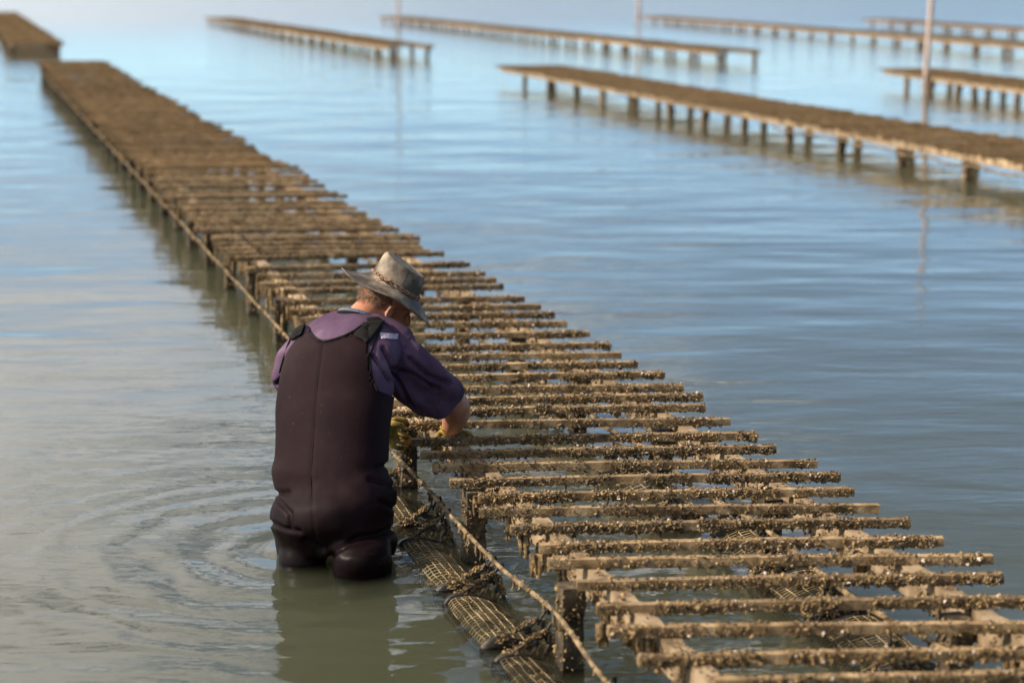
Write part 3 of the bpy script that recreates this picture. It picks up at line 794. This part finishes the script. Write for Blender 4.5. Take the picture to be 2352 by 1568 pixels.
def wader_disp(p):
    px, py = proj(np.array(p)); g = .0022 * fbm(p, 5, 2)
    if py > 1040:   # baggy folds from the waist down
        w = min(1, (py - 1040) / 80)
        g += crease(px, py, WL, 7, .012)
        g += w * (.0030 * math.sin((py + .35 * (px - 760)) * .055 + 2.4 * noise.noise(Vector(p) * 5)) + .003 * fbm(p, 14, 2))
    d = abs(px - (792 - (py - 790) * .052 if py < 1180 else 715 + (py - 1180) * .03 + 0)) if py < 1290 else 99
    sx = np.interp(py, [790, 880, 1035, 1110, 1210, 1280], [742, 729, 718, 714, 721, 725]) 
    d = abs(px - sx)
    if p[1] < 6.9 and py < 1285: g -= .0030 * math.exp(-(d / 2.6) ** 2)
    return g
wader = remesh(mb, 'waders', .0075, 10, M['neoprene'], wader_disp)
TX = [560, 625, 634, 645, 661, 672, 690, 706, 713, 722, 733, 749, 783, 814, 833, 843, 848, 851, 856, 872, 909, 1100]
TY = [905, 896, 875, 843, 792, 768, 752, 750, 764, 775, 782, 785, 776, 761, 747, 752, 800, 840, 876, 898, 912, 925]
bm = bmesh.new(); bm.from_mesh(wader)
VV = np.array([v.co[:] for v in bm.verts]); X_, Y_ = proj(VV)
kill = [v for v, x, y in zip(bm.verts, X_, Y_) if y < np.interp(x, TX, TY)]
bmesh.ops.delete(bm, geom=kill, context='VERTS')
bm.verts.ensure_lookup_table()
# even the cut: pull border vertices on to the drawn line
for v in bm.verts:
    if v.is_boundary:
        x, y = proj(np.array(v.co)); t = np.interp(x, TX, TY)
        if 0 < y - t < 14: v.co.z += (y - t) * v.co.y / F_PX * .9
bm.to_mesh(wader); bm.free(); wader.update(); wader.shade_smooth()
wo_ = mlink('waders', wader); md = wo_.modifiers.new('thickness', 'SOLIDIFY'); md.thickness = .006; md.offset = -1
bvh_w = BVHTree.FromPolygons([v.co.copy() for v in wader.vertices], [tuple(p.vertices) for p in wader.polygons])
def hit(px, py, off=.0, trees=None):
    o = Vector(CAMP); d = Vector(ray(px, py)).normalized(); best = None
    for t in (trees or (bvh_w, bvh_shirt)):
        h = t.ray_cast(o, d)
        if h[0] is not None and (best is None or h[3] < best[3]): best = h
    if best is None: return None
    n = best[1]; n = n if n.dot(d) < 0 else -n
    return best[0] + n * off
def trim(pts, r, name, material, parent=None, trees=None, off=.002, n=6):
    Q = [hit(p[0], p[1], off, trees) for p in spline([np.array(p, float) for p in pts], n)]
    Q = [q for q in Q if q is not None]
    for _ in range(9): Q = [Q[0]] + [(Q[i - 1] + Q[i] * 2 + Q[i + 1]) / 4 for i in range(1, len(Q) - 1)] + [Q[-1]]
    mb = MB(); mb.tube(Q, r, 8); return link(name, mb.mesh(name, material, True), parent)
def patch(quad, off, name, material, parent, n=10, thick=.003, trees=None):
    a, b_, c, d = [np.array(q, float) for q in quad]; V = []; Fc = []; idx = {}
    for j in range(n + 1):
        for i in range(n + 1):
            p = (a * (1 - i / n) + b_ * (i / n)) * (1 - j / n) + (d * (1 - i / n) + c * (i / n)) * (j / n)
            h = hit(p[0], p[1], off, trees)
            if h is not None: idx[i, j] = len(V); V.append(h)
    for j in range(n):
        for i in range(n):
            q = [idx.get(t) for t in ((i, j), (i, j + 1), (i + 1, j + 1), (i + 1, j))]
            if None not in q and max((V[q[0]] - V[k]).length for k in q[1:]) < .14: Fc.append(q)
    o = link(name, me(name, V, Fc, material, True), parent)
    m = o.modifiers.new('thickness', 'SOLIDIFY'); m.thickness = thick; m.offset = 0; return o
trim([(707, 752), (713, 764), (722, 775), (733, 782), (749, 785), (783, 776), (814, 761), (835, 745)], .0050, 'neck_binding', M['webbing'], wo_)
trim([(876, 752), (858, 790), (850, 812), (849, 840), (857, 878), (868, 898)], .0040, 'armhole_binding', M['webbing'], wo_)
trim([(672, 772), (661, 795), (646, 843), (636, 880)], .0036, 'armhole_binding', M['webbing'], wo_)
s1 = patch([(672, 758), (708, 735), (695, 771), (669, 783)], .008, 'strap', M['webbing'], wo_, thick=.005)
s2 = patch([(832, 747), (882, 741), (846, 791), (815, 775)], .009, 'strap', M['webbing'], wo_, thick=.005)
s3 = patch([(842, 735), (866, 732), (880, 742), (844, 750)], .006, 'strap', M['webbing'], wo_, thick=.005)
def stitches(segs, parent):
    mb = MB()
    for (a, b_) in segs:
        A = hit(*a, .0125); B = hit(*b_, .0125)
        if A is None or B is None: continue
        for i in range(9):
            p = A.lerp(B, (i + .15) / 9); q = A.lerp(B, (i + .75) / 9); mb.tube([p, q], .0006, 4)
    return link('stitching', mb.mesh('stitching', M['neoprene']), parent, kind='stuff')
stitches([((836, 751), (846, 789)), ((819, 774), (870, 748)), ((836, 751), (870, 748)), ((819, 774), (846, 789))], s2)
stitches([((677, 762), (693, 769)), ((671, 780), (702, 741))], s1)
trim([(718, 1035), (729, 880), (741, 792)][::-1] , .0011, 'back_seam', M['webbing'], wo_, off=.0, n=14)
trim([(718, 1037), (714, 1110), (721, 1210), (725, 1270)], .0011, 'back_seam', M['webbing'], wo_, off=.0, n=14)
patch([(873, 764), (915, 767), (914, 779), (875, 778)], .0012, 'faded_print', M['smear'], so, thick=.0006)
trim([(930, 800), (934, 778), (950, 764), (955, 762)][::-1], .0014, 'shoulder_seam', M['shirt'], so, off=.0008)
trim([(925, 812), (938, 790), (958, 775)], .0014, 'shoulder_seam', M['shirt'], so, off=.0008)
trim([(968, 951), (1000, 925), (1030, 900), (1055, 876)], .0013, 'hem_stitch', M['shirt'], so, off=.0006)
# collar of the undershirt
mb = MB(); cc = V3(onP(823, 731, 6.925)); 
Rm = Matrix.Rotation(math.radians(-28), 3, 'X') @ Matrix.Rotation(math.radians(14), 3, 'Y')
ring = [cc + Rm @ Vector((.066 * math.cos(t), .066 * math.sin(t), .0)) for t in np.linspace(0, 2 * math.pi, 40)]
mb.tube(ring, [.011] * 40, 10)
mlink('undershirt_collar', mb.mesh('undershirt_collar', M['collar'], True))
mb = MB(); ring = [cc + Rm @ Vector((.076 * math.cos(t), .076 * math.sin(t), -.010)) for t in np.linspace(0, 2 * math.pi, 40)]
mb.tube(ring, [.0075] * 40, 8); link('neck_rib', mb.mesh('neck_rib', M['webbing'], True), so)

# -- body: head, neck, arms, one surface
Uh = Vector((.50, .20, .84)).normalized(); Fh = Vector((.80, .38, -.5)); Fh = (Fh - Uh * Fh.dot(Uh)).normalized(); Sh = Fh.cross(Uh).normalized()   # Sh: towards the man's right (camera side)
RH = Matrix((Sh, Fh, Uh)).transposed()
HC = V3(onP(887, 692, 6.99))
mb = MB()
mb.ball(HC + Uh * .020 - Fh * .008, .074, .094, .088, RH, 16)
mb.ball(HC - Uh * .045 + Fh * .030, .056, .062, .058, RH, 14)
mb.ball(HC - Uh * .078 + Fh * .058, .030, .030, .024, RH, 10)          # chin
mb.tube([HC + Uh * .012 + Fh * .080, HC - Uh * .008 + Fh * .098, HC - Uh * .028 + Fh * .112, HC - Uh * .036 + Fh * .090], [.010, .012, .014, .012], 8)   # nose
mb.ball(HC - Uh * .055 + Fh * .084, .024, .010, .010, RH, 8)           # lips
for sd in (-1, 1):
    mb.ball(HC + Sh * sd * .032 + Fh * .078 + Uh * .014, .016, .010, .008, RH, 8)      # brow and eye
    e0 = HC + Sh * sd * .080 - Uh * .030 - Fh * .002
    pts = [e0 + Uh * (.030 * math.cos(t)) * 1.0 - Fh * (.014 * math.sin(t)) + Sh * sd * .010 for t in np.linspace(-.6, 3.6, 12)]
    mb.tube(pts, [.0055] * 12, 7); mb.ball(e0, .008, .012, .026, RH, 8)               # ear
mb.limb([V3(onP(818, 748, 6.90)), V3(onP(842, 722, 6.93)), V3(onP(868, 700, 6.96)), HC], [.060, .055, .054, .052], 20)
mb.limb([V3(SHR), V3(onP(992, 872, 6.92)), V3(eR)], [.030, .040, .048], 18)
mb.limb([V3(eR), V3(onP(1049, 945, 7.06)), V3(onP(1042, 968, 7.12)), V3(wR)], [.048, .049, .042, .031], 18)
mb.ball(V3(onP(1058, 926, 7.02)), .030, n=10)
mb.limb([V3(SHL), V3(onP(672, 880, 6.98)), V3(eL)], [.036, .036, .040], 18)
mb.limb([V3(eL), V3(onP(760, 972, 7.09)), V3(wL)], [.042, .038, .028], 18)
mb.limb([V3(SHL), V3(onP(820, 790, 6.88)), V3(SHR)], [.034, .05, .034], 16)
bodym = remesh(mb, 'body', .0055, 3, M['skin'])
mlink('body', bodym)
bvh_b = BVHTree.FromPolygons([v.co.copy() for v in bodym.vertices], [tuple(p.vertices) for p in bodym.polygons])
# -- hair on the back and side of the head, under the hat
rr = random.Random(4); mb = MB()
for i in range(2600):
    a = rr.uniform(math.radians(100), math.radians(345)); 
    # direction around the head: 0 = front, camera-side ear at 90
    dirv = (Fh * math.cos(a) + Sh * math.sin(a))
    z = rr.uniform(-.062, .03)
    fr_ = abs(math.cos(a)) if math.cos(a) < 0 else 0
    if z < -.020 - .036 * fr_: continue
    if math.cos(a) > -.02 and z < .0: continue
    org = HC + Uh * (z + .012) + dirv * .2
    h = bvh_b.ray_cast(org, -dirv)
    if h[0] is None: continue
    p = h[0]; nrm = h[1]; t = (-Uh + dirv * .20 + Vector((rr.gauss(0, .14), rr.gauss(0, .14), rr.gauss(0, .1)))).normalized()
    l = rr.uniform(.012, .024); s_ = t.cross(nrm).normalized() * .0007
    a0 = p + nrm * .001; a1 = p + t * l * .6 + nrm * .0045; a2 = p + t * l + nrm * .0035
    b0 = len(mb.V); mb.V += [tuple(a0 - s_), tuple(a0 + s_), tuple(a1 + s_), tuple(a1 - s_), tuple(a2)]; mb.F += [(b0, b0 + 1, b0 + 2, b0 + 3), (b0 + 3, b0 + 2, b0 + 4)]
mlink('hair', mb.mesh('hair', M['hair']), kind='stuff')
# -- hat
hat_u = Vector((.47, .10, .88)).normalized(); hat_a = Vector((.88, .0, -.47)); hat_a = (hat_a - hat_u * hat_a.dot(hat_u)).normalized(); hat_b = hat_u.cross(hat_a).normalized()
HATC = V3(onP(905, 660, 6.98))
def hatp(r_a, r_b, ph, z): return HATC + hat_a * (r_a * math.cos(ph)) + hat_b * (r_b * math.sin(ph)) + hat_u * z
nseg = 72; rings_ = []
def brim_z(ph, t):
    c = math.cos(ph)                      # +1 front (right), -1 back (left)
    s_ = math.sin(ph)
    droop = .024 * s_ * s_ + .060 * max(0, c) ** 2 + .040 * max(0, -c) ** 2
    wob = .004 * math.sin(3 * ph + 1) + .003 * math.sin(5 * ph)
    return -(droop + wob) * t ** 1.25 + .012 * max(0, -c) ** 6 * t ** 4
V = []; Fc = []
prof = []
for t in np.linspace(1, 0, 9): prof.append(('b', t))
for z, k in ((.008, 1.0), (.028, .985), (.050, .955), (.069, .925), (.081, .90), (.087, .86), (.088, .78), (.081, .60), (.073, .40), (.070, .2), (.069, .02)): prof.append(('c', z, k))
for pr in prof:
    for i in range(nseg):
        ph = 2 * math.pi * i / nseg
        if pr[0] == 'b':
            t = pr[1]; w = .078 + .014 * max(0, -math.cos(ph)) + .004 * math.sin(2 * ph + .6)
            p = hatp(.092 + w * t, .080 + (w + .004) * t, ph, brim_z(ph, t))
        else:
            z, k = pr[1], pr[2]
            pinch = 1 - .05 * math.exp(-((z - .075) / .03) ** 2) * (math.cos(ph) > .2)
            zz = z + (.010 * math.cos(ph - 2.6) if z > .06 else 0)
            p = hatp(.090 * k * pinch, .078 * k, ph, zz)
        g = .0020 * fbm(p, 16, 3); p = p + (p - HATC).normalized() * g
        V.append(p)
for j in range(len(prof) - 1):
    for i in range(nseg):
        i2 = (i + 1) % nseg; Fc.append((j * nseg + i, j * nseg + i2, (j + 1) * nseg + i2, (j + 1) * nseg + i))
hat = mlink('hat', me('hat', V, Fc, M['leather'], True))
md = hat.modifiers.new('thickness', 'SOLIDIFY'); md.thickness = .003; md.offset = -1
mb = MB(); mb.tube([hatp(.092 + .078 + .014 * max(0, -math.cos(p)) + .004 * math.sin(2 * p + .6), .080 + .082 + .014 * max(0, -math.cos(p)) + .004 * math.sin(2 * p + .6), p, brim_z(p, 1)) for p in np.linspace(0, 2 * math.pi, 90)], .0022, 6)
link('brim_edge', mb.mesh('brim_edge', M['leather'], True), hat)
mb = MB()
for dz, off in ((.010, 0), (.016, .4)):
    mb.tube([hatp(.0935 + .0012 * math.sin(24 * p + off), .0815 + .0012 * math.sin(24 * p + off), p, dz + .0015 * math.sin(31 * p + off * 9) - .006 * math.cos(p)) for p in np.linspace(0, 2 * math.pi, 200)], .0022, 6)
kn = hatp(.094, .084, math.radians(-112), .012)
mb.ball(kn, .007, n=6)
for q in ((-.030, -.004, -.016), (-.036, -.006, -.008), (.020, -.004, .012)):
    e1 = kn + hat_a * q[0] + hat_u * q[2] - hat_b * .012
    mb.tube([kn, (kn + e1) / 2 - hat_b * .004 + hat_u * .003, e1], [.0024, .002, .0016], 6)
link('hat_cord', mb.mesh('hat_cord', M['cord'], True), hat)
mb = MB()     # seams of the crown
for ph in (math.radians(-80), math.radians(100)):
    mb.tube([hatp(.0915 * k, .0795 * k, ph, z + (.010 * math.cos(ph - 2.6) if z > .06 else 0)) for z, k in ((.02, .99), (.04, .975), (.054, .955), (.071, .93), (.082, .905), (.088, .86))], .0009, 5)
link('crown_seam', mb.mesh('crown_seam', M['leather'], True), hat, kind='stuff')

# -- gloves
def finger(mb, P, r): mb.limb(spline([np.array(p, float) for p in P], 4), list(np.interp(np.linspace(0, 1, (len(P) - 1) * 4 + 1), [0, 1], [r, r * .8])), 12)
mb = MB()
def G(px, py, Y): return V3(onP(px, py, Y))
mb.limb([G(866, 984, 7.13), G(880, 985, 7.15)], [.032, .034], 16)                       # cuff
mb.ball(G(896, 990, 7.165), .036, .028, .044, None, 12)                                  # palm
finger(mb, [G(898, 968, 7.165), G(914, 962, 7.17), G(930, 966, 7.175), G(936, 975, 7.185)], .0115)   # index over the batten
finger(mb, [G(900, 998, 7.16), G(916, 996, 7.14), G(932, 1001, 7.14), G(940, 1006, 7.17)], .0112)
finger(mb, [G(900, 1010, 7.16), G(914, 1012, 7.13), G(928, 1016, 7.13), G(939, 1017, 7.16)], .0108)
finger(mb, [G(898, 1022, 7.16), G(910, 1027, 7.14), G(922, 1029, 7.14), G(931, 1027, 7.16)], .0098)
finger(mb, [G(890, 972, 7.15), G(902, 972, 7.125), G(915, 975, 7.12), G(925, 980, 7.13)], .0120)      # thumb
gl = remesh(mb, 'glove', .0028, 2, M['glove']); mlink('glove', gl)
mb = MB()
mb.limb([G(1036, 977, 7.15), G(1036, 990, 7.18)], [.033, .035], 16)
mb.ball(G(1044, 1000, 7.20), .042, .030, .034, None, 12)
finger(mb, [G(1058, 993, 7.20), G(1070, 994, 7.20), G(1080, 1000, 7.20), G(1084, 1012, 7.20)], .0112)
finger(mb, [G(1052, 1004, 7.20), G(1062, 1010, 7.19), G(1070, 1022, 7.18), G(1066, 1034, 7.16)], .0112)
finger(mb, [G(1038, 1008, 7.20), G(1044, 1020, 7.19), G(1046, 1032, 7.17), G(1040, 1040, 7.14)], .0112)
finger(mb, [G(1024, 1006, 7.20), G(1026, 1018, 7.19), G(1026, 1030, 7.17), G(1022, 1036, 7.14)], .0100)
finger(mb, [G(1022, 990, 7.19), G(1010, 996, 7.17), G(1004, 1006, 7.15), G(1008, 1016, 7.13)], .0120)
gl = remesh(mb, 'glove', .0028, 2, M['glove']); mlink('glove', gl)
mb = MB(); mb.tube([G(1036 + 24 * math.cos(t), 979 + 7 * math.sin(t) + 2, 7.155 + .036 * -math.sin(t)) for t in np.linspace(0, 2 * math.pi, 30)], .0035, 6)
mlink('glove_cuff', mb.mesh('glove_cuff', M['glove'], True))
